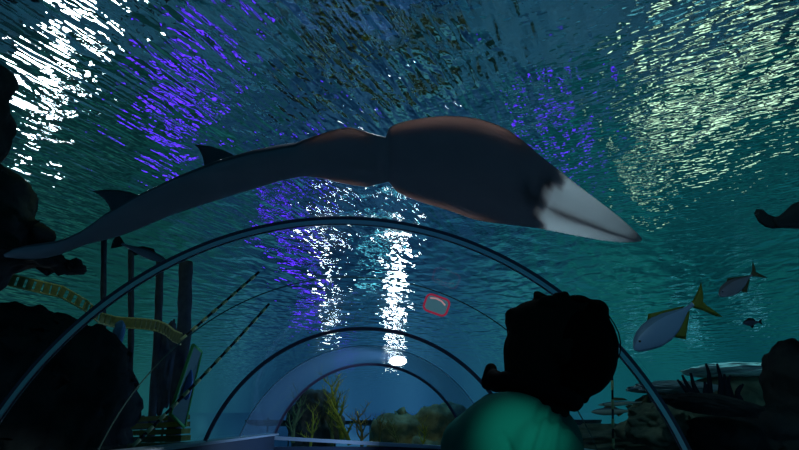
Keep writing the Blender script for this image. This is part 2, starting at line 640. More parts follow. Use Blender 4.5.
lamp(279, 202, 0.6, VIOLET, 2.6, 'near upturned violet lamp behind the rope props')
lamp(345, 348, 1.3, VIOLET, 1.6, 'farthest upturned violet lamp left of the end reef')
lamp(62, 35, 0.65, WHITE, 45, 'upturned white lamp nearest behind the tall left rock')
lamp(58, 110, 0.26, WHITE, 45, 'upturned white lamp farther behind the tall left rock')
lamp(176, 72, 0.60, VIOLET, 2.4, 'upturned violet lamp nearest behind the wooden poles')
lamp(190, 122, 0.60, VIOLET, 2.7, 'upturned violet lamp farther behind the wooden poles')
lamp(552, 122, 0.50, VIOLET, 1.9, 'upturned violet lamp hidden beyond the visitor')
lamp(640, 155, 0.45, PALE, 2.2, 'upturned greenish white lamp farthest behind the right boulders')
lamp(690, 95, 0.95, PALE, 1.7, 'upturned greenish white lamp in the middle behind the right boulders')
lamp(765, 40, 0.80, PALE, 1.6, 'upturned greenish white lamp nearest behind the right boulders')
lamp(425, 100, 0.8, TEAL, 0.22, 'broad dim teal lamp behind the end reef')
lamp(690, 318, 0.9, TEAL, 1.6, 'upturned teal lamp far off beyond the right fish')
lamp(636, 330, 1.2, TEAL, 0.9, 'upturned teal lamp far off between the visitor and the right fish')
lamp(748, 300, 0.9, TEAL, 0.9, 'upturned teal lamp far off under the small pinkish fish')


def spot(name, p, target, power, col, size, rad=0.05, blend=0.5):
    d = bpy.data.lights.new(name, 'SPOT')
    d.energy = power
    d.color = col
    d.spot_size = R(size)
    d.spot_blend = blend
    d.shadow_soft_size = rad
    o = bpy.data.objects.new(name, d)
    COL.objects.link(o)
    o.location = p
    o.rotation_euler = (Vector(target) - Vector(p)).to_track_quat('-Z', 'Y').to_euler()
    return o


spot('guitarfish_fill', (0.9, 3.6, 5.1), (0.45, 2.95, 2.4), 640, (0.75, 0.9, 1.0), 40, 0.15)  # unseen spot added overhead to shine through the snout and fin edges
spot('reef_fill', (0.1, 10.3, 3.4), (0.0, 11.6, 1.3), 26, (0.9, 0.95, 0.5), 70, 0.1)  # unseen spot added to brighten the end reef
spot('right_fish_fill', (1.2, 1.8, 4.7), (3.1, 5.3, 2.2), 75, (0.4, 0.8, 1.0), 38, 0.1)  # unseen fill added to lift the fish on the right
spot('left_prop_fill', (-2.6, 4.2, 5.0), (-2.9, 7.2, 1.9), 38, (0.6, 0.9, 0.6), 42, 0.1)  # unseen spot added to bring out the ropes and planks
spot('end_panel_fill', (0.9, 8.2, 1.35), (-1.4, 8.5, 1.5), 120, (0.3, 0.55, 1.0), 120, 0.05)  # unseen spot added inside the tunnel to brighten the hazy far panel
for (nm, x_, y_) in (('middle_far_bed_fill', 0, 12.6), ('left_far_bed_fill', -6.5, 11.0), ('right_far_bed_fill', 6.5, 11.0)):
    spot(nm, (x_, y_, 5.1), (x_, y_, 0), 300 if x_ == 0 else 170, (0.09, 0.42, 0.70), 125, 0.1)  # unseen washes added so the surface mirrors a brighter bed
for (nm, x_) in (('left_near_bed_fill', -5.6), ('right_near_bed_fill', 5.6)):
    spot(nm, (x_, 3.0, 5.1), (x_, 3.0, 0), 480, (0.28, 0.50, 0.85), 72, 0.1)  # unseen spots added to bounce light up onto the guitarfish belly
spot('mound_fill', (4.9, 7.6, 4.9), (4.7, 7.4, 1.8), 320, (0.3, 0.9, 0.95), 36, 0.1)  # unseen teal spot added to brighten the sand mounds
spot('sill_fill', (0.4, 3.2, 2.0), (-1.40, 4.0, 1.13), 60, (0.75, 0.9, 1.0), 28, 0.03)  # unseen spot added to pick out the left sill


# ------------------------------------------------------------------ the guitarfish
BANK = R(-14)
WV = Vector((0, math.cos(BANK), math.sin(BANK)))
NV = Vector((0, -math.sin(BANK), math.cos(BANK)))

M_skin = mat('guitarfish_skin', (0.10, 0.105, 0.12), 0.5, 0.35)


def skin_nodes(m):
    """grey skin; the snout is pale, thin fin edges and the snout let light through"""
    nt = m.node_tree
    b = nt.nodes['Principled BSDF']
    out = nt.nodes['Material Output']

    def attr(n):
        a = nt.nodes.new('ShaderNodeAttribute')
        a.attribute_name = n
        return a.outputs['Fac']

    def mixc(fac, c1, c2):
        x = nt.nodes.new('ShaderNodeMix')
        x.data_type = 'RGBA'
        nt.links.new(fac, x.inputs[0])
        for i, c in ((6, c1), (7, c2)):
            if isinstance(c, tuple): x.inputs[i].default_value = (*c, 1)
            else: nt.links.new(c, x.inputs[i])
        return x.outputs[2]
    thin, pale = attr('thin'), attr('pale')
    tc = nt.nodes.new('ShaderNodeTexCoord')
    nz = nt.nodes.new('ShaderNodeTexNoise')
    nz.inputs['Scale'].default_value = 7
    nz.inputs['Detail'].default_value = 5
    nt.links.new(tc.outputs['Object'], nz.inputs['Vector'])
    c = mixc(nz.outputs['Fac'], (0.085, 0.095, 0.13), (0.125, 0.135, 0.17))
    c = mixc(attr('belly'), c, mixc(nz.outputs['Fac'], (0.25, 0.27, 0.32), (0.33, 0.35, 0.41)))
    c = mixc(pale, c, (0.62, 0.68, 0.70))
    c = mixc(attr('mark'), c, (0.03, 0.03, 0.04))
    nt.links.new(c, b.inputs['Base Color'])
    tr = nt.nodes.new('ShaderNodeBsdfTranslucent')
    nt.links.new(mixc(pale, (0.37, 0.27, 0.245), (0.62, 0.68, 0.70)), tr.inputs['Color'])
    f = nt.nodes.new('ShaderNodeMath')
    f.operation = 'MAXIMUM'
    p2 = nt.nodes.new('ShaderNodeMath')
    p2.operation = 'MULTIPLY'
    p2.inputs[1].default_value = 0.6
    nt.links.new(pale, p2.inputs[0])
    t2 = nt.nodes.new('ShaderNodeMath')
    t2.operation = 'MULTIPLY'
    t2.inputs[1].default_value = 0.75
    nt.links.new(thin, t2.inputs[0])
    nt.links.new(p2.outputs[0], f.inputs[0])
    nt.links.new(t2.outputs[0], f.inputs[1])
    mx = nt.nodes.new('ShaderNodeMixShader')
    nt.links.new(f.outputs[0], mx.inputs[0])
    nt.links.new(b.outputs[0], mx.inputs[1])
    nt.links.new(tr.outputs[0], mx.inputs[2])
    nt.links.new(mx.outputs[0], out.inputs['Surface'])


skin_nodes(M_skin)
M_mark = mat('gill_and_mouth_mark', (0.015, 0.016, 0.02), 0.6, 0.2)

# (x, top y, bottom y, dorsal height m, belly depth m, roundness 0 disc .. 1 tail)
ST = [(641, 238.5, 241.5, .012, .006, .6), (634, 233, 242.5, .018, .008, .4), (627, 228, 242.5, .024, .010, .2), (610, 215.5, 240.5, .034, .014, .1),
      (595, 205, 237.5, .044, .018, 0), (580, 194.5, 234.5, .055, .022, 0), (566, 184.5, 231.5, .068, .026, 0), (549, 171.5, 228, .084, .030, 0),
      (536, 162, 226.5, .096, .034, 0), (524, 152.5, 225, .105, .036, 0), (510, 140.5, 223.5, .115, .038, 0), (496, 130, 221.5, .12, .04, 0),
      (484, 124, 219, .125, .04, 0), (470, 119, 214.5, .128, .042, 0), (455, 116.5, 210, .128, .042, 0), (440, 115.8, 206, .125, .042, 0),
      (425, 117, 202, .12, .042, 0), (410, 119.8, 197, .115, .042, .1), (398, 123.2, 191.5, .11, .042, .2), (392, 126.2, 184.5, .105, .042, .3),
      (389, 128.6, 181.6, .10, .042, .4), (387, 132.5, 181.8, .10, .042, .4), (385.6, 138.8, 182.2, .10, .042, .5), (376, 135.6, 184.4, .10, .042, .4), (366, 132.2, 187, .098, .042, .3),
      (352, 127.8, 185.2, .095, .042, .3), (340, 129.5, 183, .092, .042, .3), (330, 132.5, 180.6, .09, .042, .4), (318, 137, 177.6, .086, .044, .5),
      (306, 142, 175.6, .082, .048, .7), (298, 146, 175.2, .08, .05, .9), (280, 149, 178.5, .078, .048, 1), (256, 153.5, 185.5, .074, .046, 1),
      (224, 162.5, 195, .068, .044, 1), (184, 178, 207.5, .06, .04, 1), (160, 189.5, 216, .054, .036, 1), (144, 197, 222.8, .05, .034, 1),
      (126, 207.5, 230.5, .045, .03, 1), (112, 215, 235.5, .042, .028, 1), (98, 224.5, 239.5, .038, .026, 1), (84, 233, 243, .034, .024, 1),
      (70, 239.5, 248.5, .03, .022, 1), (58, 243, 252.5, .03, .03, 1), (44, 245, 255.5, .03, .035, 1), (30, 246.8, 257.5, .026, .03, 1),
      (16, 250, 257.5, .02, .02, 1), (5, 254.5, 257, .006, .006, 1)]


def spine_depth(x):
    t = (641 - x) / 636.0
    return 2.72 + 0.50 * t * t


def station(x, yt, yb):
    """spine point plus the half widths towards the near and the far side"""
    yc = 0.5 * (yt + yb)
    c = at(x, yc, spine_depth(x))

    def solve(sgn, ytar):
        lo, hi = 0.0, 1.2
        for _ in range(40):
            m = 0.5 * (lo + hi)
            y = pix(c + WV * (sgn * m))[1]
            if (sgn < 0 and y > ytar) or (sgn > 0 and y < ytar): lo = m
            else: hi = m
        return 0.5 * (lo + hi)
    return c, solve(-1, yt), solve(1, yb)


def make_ray():
    bm = bmesh.new()
    NU = 18
    lay_t = bm.verts.layers.float.new('thin')
    lay_p = bm.verts.layers.float.new('pale')
    lay_b = bm.verts.layers.float.new('belly')
    lay_m = bm.verts.layers.float.new('mark')
    rows = []
    # resample the outline finely
    fine = []
    for i in range(len(ST) - 1):
        a, b = ST[i], ST[i + 1]
        n = max(1, round((a[0] - b[0]) / 7))
        for k in range(n):
            t = k / n
            fine.append(tuple(a[j] + (b[j] - a[j]) * t for j in range(6)))
    fine.append(ST[-1])
    for (x, yt, yb, h, d, rd) in fine:
        c, wn, wf = station(x, yt, yb)
        row = []
        for side in (1, -1):
            for i in range(NU + 1):
                if side == -1 and i in (0, NU): continue
                u = -math.cos(math.pi * i / NU)
                lat = (wn if u < 0 else wf) * u
                if side == -1:
                    u2 = -u
                    lat = (wn if u2 < 0 else wf) * u2
                    u = u2
                e = max(0.0, 1 - u * u)
                disc_t = 0.80 * math.exp(-(u / 0.42) ** 2) * (1 - u ** 8) + 0.20 * e ** 0.6
                disc_b = 0.55 * math.exp(-(u / 0.5) ** 2) * (1 - u ** 8) + 0.30 * e ** 0.6
                rou = math.sqrt(e)
                if side == 1: hh = h * (disc_t * (1 - rd) + rou * rd)
                else: hh = -d * (disc_b * (1 - rd) + rou * rd)
                row.append((c + WV * lat + NV * hh, x, u, side))
        rows.append(row)
    n = len(rows[0])
    V = [[bm.verts.new(p[0]) for p in r] for r in rows]
    for i in range(len(rows) - 1):
        for k in range(n):
            k2 = (k + 1) % n
            f = bm.faces.new((V[i][k], V[i][k2], V[i + 1][k2], V[i + 1][k]))
            x = (rows[i][k][1] + rows[i + 1][k][1]) / 2
            u = (rows[i][k][2] + rows[i][k2][2]) / 2
            sd = rows[i][k][3]
            mi = 0
            f.material_index = mi
    sst = lambda a, b, v: (lambda t: t * t * (3 - 2 * t))(min(1, max(0, (v - a) / (b - a))))
    for r, vr in zip(rows, V):
        for (p, x, u, sd), v in zip(r, vr):
            pec = sst(386, 392, x) * (1 - sst(480, 530, x))
            pel = sst(298, 318, x) * (1 - sst(360, 374, x)) * 1.0
            v[lay_t] = max(pec * sst(.66, .99, -u if u < 0 else u - .06), pel * sst(.66, .99, abs(u)))
            ed = 541 + 9 * abs(u) + 4 * math.sin(u * 8 + 1)
            v[lay_b] = 1.0 if sd == -1 else 0.0
            g_ = lambda x0, u0, sx_, su: math.exp(-((x - x0) / sx_) ** 2 - ((u - u0) / su) ** 2)
            v[lay_m] = min(1.0, g_(541, -.42, 5, .28) + .9 * g_(533, .05, 6, .2) + .8 * g_(543, .45, 5, .2) + .8 * g_(522, -.12, 4, .2)) if sd == -1 else 0.0
            pl = sst(ed - 4, ed + 5, x)
            rid = math.exp(-((u - .16) / .13) ** 2) * sst(546, 562, x)
            v[lay_p] = pl * (1 - .75 * rid) * (1 - .7 * sst(628, 640, x))
    bm.faces.new(V[0])
    bm.faces.new(V[-1])

    # dorsal fins: thin lens shaped plates standing on the back
    def fin(pts, ybase, thick):
        P = []
        for (px, py, hgt) in pts: P.append(at(px, py, ybase + hgt))
        c = sum(P, Vector()) / len(P)
        sidev = Vector((0.1, 1, -0.2)).normalized()
        front = [bm.verts.new(p) for p in P]
        for s in (1, -1):
            mid = [bm.verts.new(c + (p - c) * 0.62 + sidev * s * thick) for p in P]
            m = len(P)
            for i in range(m):
                bm.faces.new((front[i], front[(i + 1) % m], mid[(i + 1) % m], mid[i]) if s == 1 else (mid[i], mid[(i + 1) % m], front[(i + 1) % m], front[i]))
            bm.faces.new(mid if s == 1 else mid[::-1])
    # first fin (nearer the tail tip) and second fin
    yb1, yb2 = spine_depth(125) + .02, spine_depth(215) + .03
    fin([(148, 202, 0), (140, 195.5, .0), (130, 192, .01), (118, 190, .02), (105, 189.5, .03), (92, 191, .04), (99, 195, .03), (105, 200, .02), (109, 206, .01), (111, 212, 0), (118, 218, 0), (135, 212, 0)], yb1, .008)
    fin([(240, 160, 0), (232, 154, 0), (222, 149.5, .01), (210, 146, .02), (194, 144.2, .03), (198, 148, .03), (201, 153, .02), (203, 158, .01), (204, 164, 0), (206, 172, 0), (225, 167, 0)], yb2, .008)
    return bm


gf_o = at(430, 165, 2.85)
o = mesh_obj('guitarfish', make_ray(), [M_skin, M_mark])
recentre(o, gf_o)
tag(o, 'large guitarfish with a pale pointed snout gliding above the tunnel', 'guitarfish')

# ------------------------------------------------------------------ bony fish
def make_fish(name, label, cat, head, tail, D, prof, thick, cols, fins, bend=0.0, group=None, flip=1, dD=0.0):
    """head and tail tips in pixels at depth D; prof: (s, up, down) with s 0 at the snout and 1 at the tail root, in body lengths"""
    h, t = at(*head, D), at(*tail, D + dD)
    L = (h - t).length
    ex = (t - h).normalized()
    vw = (CAM - (h + t) / 2).normalized()
    ez = vw.cross(ex).normalized()
    if ez.z < 0: ez = -ez
    ez = ez * flip
    ey = ex.cross(ez).normalized()
    mid = (h + t) / 2
    bm = bmesh.new()
    NK = 20
    rows = []

    def centre(s):
        return h + ex * (s * L) + ey * (bend * L * math.sin(s * math.pi * 1.2))
    fp = []
    for i in range(len(prof) - 1):
        a, b = prof[i], prof[i + 1]
        for k in range(3):
            q = k / 3
            sm = q
            fp.append(tuple(a[j] + (b[j] - a[j]) * sm for j in range(3)))
    fp.append(prof[-1])
    for (s, up, dn) in fp:
        wd = thick * (up + dn) / 2
        row = []
        for k in range(NK):
            a = 2 * math.pi * k / NK
            zz = math.sin(a)
            row.append(bm.verts.new(centre(s) + ez * L * (up * zz if zz > 0 else dn * zz) + ey * L * wd * math.cos(a)))
        rows.append(row)
    for i in range(len(rows) - 1):
        for k in range(NK):
            f = bm.faces.new((rows[i][k], rows[i][(k + 1) % NK], rows[i + 1][(k + 1) % NK], rows[i + 1][k]))
            f.material_index = 1 if 2 <= k <= 7 else 0
    bm.faces.new(rows[0]); bm.faces.new(rows[-1])
    for pts in fins:
        P = [centre(s) + ez * z * L for (s, z) in pts]
        c = sum(P, Vector()) / len(P)
        fr = [bm.verts.new(p) for p in P]
        for sd in (1, -1):
            mv = [bm.verts.new(c + (p - c) * 0.6 + ey * sd * 0.008 * L) for p in P]
            for i in range(len(P)):
                j = (i + 1) % len(P)
                bm.faces.new((fr[i], fr[j], mv[j], mv[i])).material_index = 2
            bm.faces.new(mv).material_index = 2
    for sd in (1, -1):
        up = [p for p in prof if p[0] <= 0.14][-1]
        ell(bm, centre(0.12) + ez * L * up[1] * 0.35 + ey * sd * L * thick * (up[1] + up[2]) / 2 * 0.86, (0.018 * L,) * 3, None, 2, 3)
    o = mesh_obj(name, bm, cols)
    recentre(o, mid)
    tag(o, label, cat, group)
    return o


M_eye = mat('fish_eye', (0.01, 0.01, 0.012), 0.2, 0.6)
M_silver = mat('silver_blue_flank', (0.30, 0.42, 0.62), 0.4, 0.5)
M_silver_b = mat('dusky_blue_back', (0.20, 0.30, 0.42), 0.45, 0.4)
M_yfin = mat('yellow_fin', (0.32, 0.32, 0.05), 0.5, 0.3, trans=0.3)
M_pink = mat('pinkish_flank', (0.36, 0.30, 0.36), 0.45, 0.4)
M_pink_b = mat('brownish_back', (0.24, 0.19, 0.20), 0.5, 0.3)
M_brfin = mat('brown_fin', (0.20, 0.16, 0.08), 0.5, 0.3, trans=0.3)
M_dark = mat('dark_fish_skin', (0.02, 0.025, 0.025), 0.6, 0.2)
M_grey = mat('grey_flank', (0.16, 0.20, 0.26), 0.5, 0.4)
M_grey_b = mat('grey_back', (0.09, 0.09, 0.13), 0.5, 0.3)
M_palefish = mat('pale_flank', (0.50, 0.58, 0.48), 0.5, 0.4)

JACK = [(0, .005, .005), (.03, .05, .05), (.09, .105, .085), (.18, .15, .125), (.3, .175, .165), (.45, .175, .175), (.6, .14, .15), (.74, .085, .095), (.87, .035, .035), (.96, .022, .022), (1.0, .03, .03)]
TAILF = [(.96, .02), (1.06, .07), (1.2, .20), (1.26, .26), (1.2, .12), (1.13, .02), (1.17, -.08), (1.26, -.24), (1.21, -.21), (1.06, -.08), (.96, -.02)]
JFIN = [TAILF, [(.38, .17), (.46, .23), (.55, .19), (.9, .045), (.85, .03), (.55, .13)], [(.5, -.165), (.6, -.27), (.66, -.22), (.9, -.045), (.85, -.02), (.6, -.12)]]
make_fish('jack_fish', 'large silver blue jack fish with a yellow forked tail', 'fish', (634, 350), (693, 304), 5.0, JACK, .38, [M_silver, M_silver_b, M_yfin, M_eye],
          [[(.96, .02), (1.05, .04), (1.18, .09), (1.30, .15), (1.20, .02), (1.12, -.05), (1.13, -.16), (1.17, -.33), (1.11, -.28), (1.03, -.12), (.96, -.03)]] + JFIN[1:])
make_fish('jack_fish', 'small pinkish jack fish above and behind the silver blue one', 'fish', (719, 296), (752, 275), 6.2, JACK, .38, [M_pink, M_pink_b, M_brfin, M_eye], JFIN)
SLIM = [(0, .006, .006), (.05, .035, .03), (.15, .065, .06), (.3, .085, .085), (.5, .085, .085), (.7, .06, .06), (.88, .028, .028), (1.0, .025, .025)]
SFIN = [[(.96, .02), (1.08, .10), (1.16, .15), (1.12, .02), (1.16, -.14), (1.08, -.09), (.96, -.02)], [(.3, .08), (.38, .14), (.6, .11), (.7, .055), (.5, .06)], [(.6, -.07), (.66, -.12), (.78, -.055), (.7, -.03)]]
make_fish('reef_fish', 'grey fish swimming below the guitarfish tail', 'fish', (168, 262), (122, 244), 4.8, SLIM, .7, [M_grey, M_grey_b, M_dark, M_eye], [[(.96, .03), (1.06, .10), (1.17, .16), (1.2, .0), (1.17, -.16), (1.06, -.10), (.96, -.03)]] + SFIN[1:])
CHUB = [(0, .01, .01), (.06, .10, .08), (.18, .17, .15), (.35, .22, .2), (.55, .2, .19), (.75, .12, .12), (.9, .06, .06), (1.0, .05, .05)]
make_fish('damselfish', 'small dark fish to the right of the silver blue jack', 'fish', (743, 323), (759, 322), 6.0, CHUB, .4, [M_grey_b, M_dark, M_dark, M_eye], [[(.96, .04), (1.2, .2), (1.15, 0), (1.2, -.2), (.96, -.04)], [(.2, .17), (.4, .3), (.7, .24), (.8, .1)], [(.4, -.2), (.5, -.36), (.62, -.3), (.66, -.14)]])
make_fish('grouper', 'black fish silhouette with raised tail at the right picture edge', 'fish', (832, 206), (774, 222), 4.2, [(0, .02, .02), (.08, .10, .10), (.2, .17, .17), (.4, .21, .23), (.6, .19, .22), (.75, .12, .17), (.88, .07, .13), (1.0, .065, .085)], .6, [M_dark, M_dark, M_dark, M_eye],
          [[(.92, .05), (1.04, .13), (1.1, .23), (1.2, .26), (1.26, .2), (1.24, .06), (1.16, -.04), (1.06, -.09), (.92, -.12)]])
make_fish('slender_fish', 'pale slender fish lower of the pair right of the visitor', 'fish', (591, 412), (632, 411), 5.9, SLIM, .7, [M_palefish, M_grey, M_brfin, M_eye], SFIN)
make_fish('slender_fish', 'pale slender fish upper of the pair right of the visitor', 'fish', (598, 405), (642, 402), 6.0, [(a, b * .6, c * .6) for a, b, c in SLIM], .7, [M_palefish, M_grey, M_brfin, M_eye], SFIN)

# ------------------------------------------------------------------ rocks
def rock(px, py, D, rx, ry, rz, label, seed=1.0, m=None, rough=0.30, rot=0.0, name='rock', sub=5, freq=1.6, cat='rock'):
    c = at(px, py, D)
    bm = bmesh.new()
    bmesh.ops.create_icosphere(bm, subdivisions=sub, radius=1.0)
    q = Matrix.Rotation(R(rot), 3, 'Y')
    for v in bm.verts:
        d = v.co.normalized()
        o1 = noise.noise(d * freq + Vector((seed, seed * 2, 0)))
        o2 = noise.noise(d * freq * 3 + Vector((0, seed, seed * 3)))
        o3 = noise.noise(d * freq * 8 + Vector((seed, 0, seed)))
        r = 1 + rough * o1 + rough * 0.55 * o2 + rough * 0.22 * o3
        v.co = q @ Vector((d.x * r * rx, d.y * r * ry, d.z * r * rz))
    o = mesh_obj(name, bm, m or M_rock)
    o.location = c
    return tag(o, label, cat)



def outcrop(label, blobs, m=None, voxel=.05, rough=.14, seed=0.0):
    """one rock mass: lumps fused into one skin and roughened"""
    bm = bmesh.new()
    pts = []
    for (px, py, D, rx, ry, rz) in blobs:
        c = at(px, py, D)
        ell(bm, c, (rx, ry, rz), None, 4)
        pts.append(c)
    o = remesh('rock', bm, voxel, m or M_rock, None, 2)
    for v in o.data.vertices:
        p = v.co
        nv = v.normal
        v.co = p + nv * (rough * noise.noise(p * 1.9 + Vector((seed, 0, 0))) + rough * .7 * noise.noise(p * 4.3 + Vector((0, seed, 0))) + rough * .35 * noise.noise(p * 10 + Vector((0, 0, seed))))
    o.data.update()
    cx = sum(pts, Vector()) / len(pts)
    recentre(o, Vector((cx.x, cx.y, min(v.co.z for v in o.data.vertices))))
    return tag(o, label, 'rock')


outcrop('black rock stack towering at the upper left edge above the rope bridge', [(-58, 120, 5.2, .55, .5, .95), (-40, 200, 5.2, .62, .5, .35), (-25, 228, 5.2, .60, .5, .22), (5, 258, 5.2, .36, .4, .10), (50, 264, 5.2, .26, .3, .055), (-60, 262, 5.2, .6, .5, .3)], seed=1.2)
outcrop('broad black boulder heap behind the left foot of the hoop', [(5, 370, 5.4, .72, .6, .60), (60, 385, 5.4, .50, .55, .58), (98, 372, 5.5, .17, .3, .25), (92, 415, 5.5, .30, .4, .30), (-5, 450, 5.4, .95, .6, .5), (60, 460, 5.5, .5, .5, .4)], seed=4.4)
bm = bmesh.new()
ell(bm, at(140, 0, 0.0001) * 0, (0.055, 0.05, 0.12), None, 4)
for v in bm.verts: v.co *= 1 + 0.15 * noise.noise(v.co * 30)
o = mesh_obj('sponge', bm, mat('blue_sponge', (0.10, 0.25, 0.45), 0.8, 0.1))
o.location = at(119, 333, 5.75)
tag(o, 'small pale blue sponge tuft on the right top of the left boulder heap', 'sponge')

outcrop('black upright boulder heap at the right picture edge', [(806, 385, 5.3, .34, .35, .34), (797, 352, 5.3, .16, .22, .10), (775, 430, 5.2, .50, .4, .22), (716, 440, 5.1, .40, .35, .17), (790, 470, 5.2, .8, .5, .35)], seed=8.2, rough=.10, voxel=.035)
rock(662, 426, 5.3, 0.30, 0.35, 0.18, 'mossy green boulder behind the right foot of the hoop', 11.3, M_rock2, .35)
rock(712, 405, 4.65, 0.37, 0.25, 0.075, 'flat dark rock ledge with a pointed right tip', 12.5, rough=.15, rot=8)
rock(742, 412, 7.7, 0.70, 0.5, 0.50, 'blue grey reef block carrying the sand mound behind the finger coral', 13.6, M_rock2, .15)
rock(742, 371, 7.6, 0.72, 0.5, 0.09, 'pale sand mound behind the black finger coral', 13.1, M_sand, .2)
rock(676, 415, 6.7, 0.45, 0.4, 0.28, 'blue grey reef block carrying the small sand hump', 14.6, M_rock2, .15)
rock(674, 388, 6.6, 0.46, 0.4, 0.07, 'small pale sand hump left of the black finger coral', 14.1, M_sand, .2)
rock(615, 440, 7.2, 0.9, 0.5, 0.16, 'low blue grey reef mound just right of the visitor', 15.2, M_rock2, .3)

# ------------------------------------------------------------------ corals
random.seed(5)
def finger_coral(base, n, hmin, hmax, spread, label, m):
    root = empty('finger_coral', base)
    tag(root, label, 'coral')
    for k in range(n):
        a = -1 + 2 * k / (n - 1)
        h = random.uniform(hmin, hmax) * (1 - 0.35 * abs(a))
        b = Vector((a * spread, random.uniform(-.06, .06), -.03))
        pts = [b + Vector((a * h * .35 * t * t + .012 * math.sin(5 * t + k), 0, h * t)) for t in [i / 7 for i in range(8)]]
        bm = bmesh.new()
        tube(bm, pts, [0.032 * (1 - .7 * i / 7) for i in range(8)], 8)
        mesh_obj('finger', bm, m, root)
    return root


finger_coral(at(716, 398, 5.2), 10, .18, .34, .22, 'black finger coral standing behind the flat rock ledge', mat('black_coral', (0.015, 0.02, 0.03), 0.9, 0.05))

M_fr1 = mat('yellow_green_coral', (0.42, 0.42, 0.06), 0.8, 0.1, col2=(0.26, 0.28, 0.05), noise_scale=12)
M_fr2 = mat('tan_coral', (0.40, 0.30, 0.10), 0.8, 0.1, col2=(0.26, 0.22, 0.09), noise_scale=12)
M_fr3 = mat('dull_green_coral', (0.16, 0.22, 0.10), 0.8, 0.1)


def branch_coral(px, py, D, h, label, m, seed, lean=0.0):
    rnd = random.Random(seed)
    base = at(px, py, D)
    root = empty('branching_coral', base)
    tag(root, label, 'coral')

    def grow(p, d, L, r, lev):
        pts, rads = [p], [r]
        q = p.copy()
        dd = d.copy()
        for i in range(5):
            dd = (dd + Vector((rnd.uniform(-.28, .28), rnd.uniform(-.2, .2), rnd.uniform(-.05, .2)))).normalized()
            q = q + dd * L / 5
            pts.append(q.copy()); rads.append(r * (1 - .12 * (i + 1)))
        bmx = bm if lev else bms
        tube(bmx, pts, rads, 6)
        if lev < 2:
            for i in (1, 2, 3, 4, 5):
                for s in (-1, 1):
                    if rnd.random() < .75:
                        grow(pts[i], (dd + Vector((s * rnd.uniform(.6, 1.3), rnd.uniform(-.5, .5), rnd.uniform(-.2, .5)))).normalized(), L * rnd.uniform(.25, .5), rads[i] * .65, lev + 1)
    bms = bmesh.new()
    bm = bmesh.new()
    grow(Vector((0, 0, -.03)), Vector((lean, 0, 1)).normalized(), h, h * .05, 0)
    mesh_obj('stem', bms, m, root)
    mesh_obj('branches', bm, m, root)
    return root


branch_coral(350, 443, 10.9, .85, 'tall yellow green branching coral at the centre of the end reef', M_fr1, 1, -.25)
branch_coral(343, 440, 11.2, 1.0, 'yellowish branching coral leaning left over the black mound', M_fr1, 2, -.5)
branch_coral(362, 446, 10.8, .62, 'tan branching coral just right of the centre of the reef', M_fr2, 3, .1)
branch_coral(379, 446, 11.0, .48, 'low tan branching coral next to the green hump', M_fr2, 4, .3)
branch_coral(332, 446, 11.3, .72, 'dull green branching coral behind the leaning yellow one', M_fr3, 6, -.15)
branch_coral(310, 447, 11.1, .6, 'low yellow green branching coral in front of the black mound', M_fr1, 11, .2)
branch_coral(398, 447, 11.4, .45, 'small dull green branching coral in front of the mossy ledge', M_fr3, 12, -.1)
branch_coral(423, 447, 11.3, .42, 'small yellowish branching coral at the right of the end reef', M_fr1, 13, .2)
branch_coral(293, 441, 9.0 + 2.2, .75, 'dull green branching coral at the left rim of the end pane', M_fr3, 8, .1)
rock(316, 425, 12.0, 0.50, 0.4, 0.62, 'black rounded mound on the left of the end reef', 16.3, mat('grey_reef_rock', (0.05, 0.06, 0.065), 0.95, 0.05, col2=(0.10, 0.11, 0.11), noise_scale=3, bump=0.04, bump_scale=9), .25)
outcrop('pale mossy reef ledge across the right of the end pane', [(398, 432, 12.3, .55, .35, .38), (447, 424, 12.4, .75, .4, .42), (420, 450, 12.3, 1.0, .4, .3)], M_rock2, seed=17.5, rough=.12)


# ------------------------------------------------------------------ sunken wooden props on the left
def pole(pts, D, r, label):
    P = [at(x, y, D) for x, y in pts]
    base = P[-1]
    bm = bmesh.new()
    n = 14
    q = []
    for i in range(n + 1):
        t = i / n * (len(P) - 1)
        k = min(int(t), len(P) - 2)
        q.append(P[k].lerp(P[k + 1], t - k))
    tube(bm, q, [r * (1 + .08 * math.sin(i * 2.1)) for i in range(n + 1)], 10)
    o = mesh_obj('wooden_pole', bm, M_mast)
    recentre(o, base)
    return tag(o, label, 'pole')


pole([(104, 238), (103, 330), (98, 475)], 7.6, .035, 'thin dark upright pole leftmost in the green water')
pole([(131, 250), (131, 340), (126, 475)], 7.4, .035, 'thin dark pole where the rope bridge starts')
pole([(160, 262), (158, 330), (148, 475)], 7.2, .045, 'dark pole between the bridge pole and the thick post')
pole([(186, 262), (184, 335), (169, 475)], 6.8, .075, 'thick leaning dark post beside the green framed board')
rock(166, 368, 7.3, .14, .14, .52, 'tall narrow dark rock pillar standing between the poles', 21.0, M_mast, .2)

# rope bridge: two ropes and yellowed planks
root = empty('rope_bridge', at(145, 330, 7.1))
tag(root, 'sagging rope bridge with short yellowed planks between the poles', 'rope bridge')
path = [(-8, 276), (15, 281), (40, 287), (62, 292), (85, 305), (100, 318), (115, 322), (130, 323), (145, 324), (158, 326), (167, 330), (174, 336), (181, 339)]
dep = [5.9, 6.0, 6.1, 6.25, 6.5, 6.8, 7.0, 7.05, 7.0, 6.9, 6.7, 6.55, 6.45]
P = [at(x, y, d) for (x, y), d in zip(path, dep)]


def sample(P, s):
    t = s * (len(P) - 1)
    k = min(int(t), len(P) - 2)
    return P[k].lerp(P[k + 1], t - k), (P[k + 1] - P[k]).normalized()


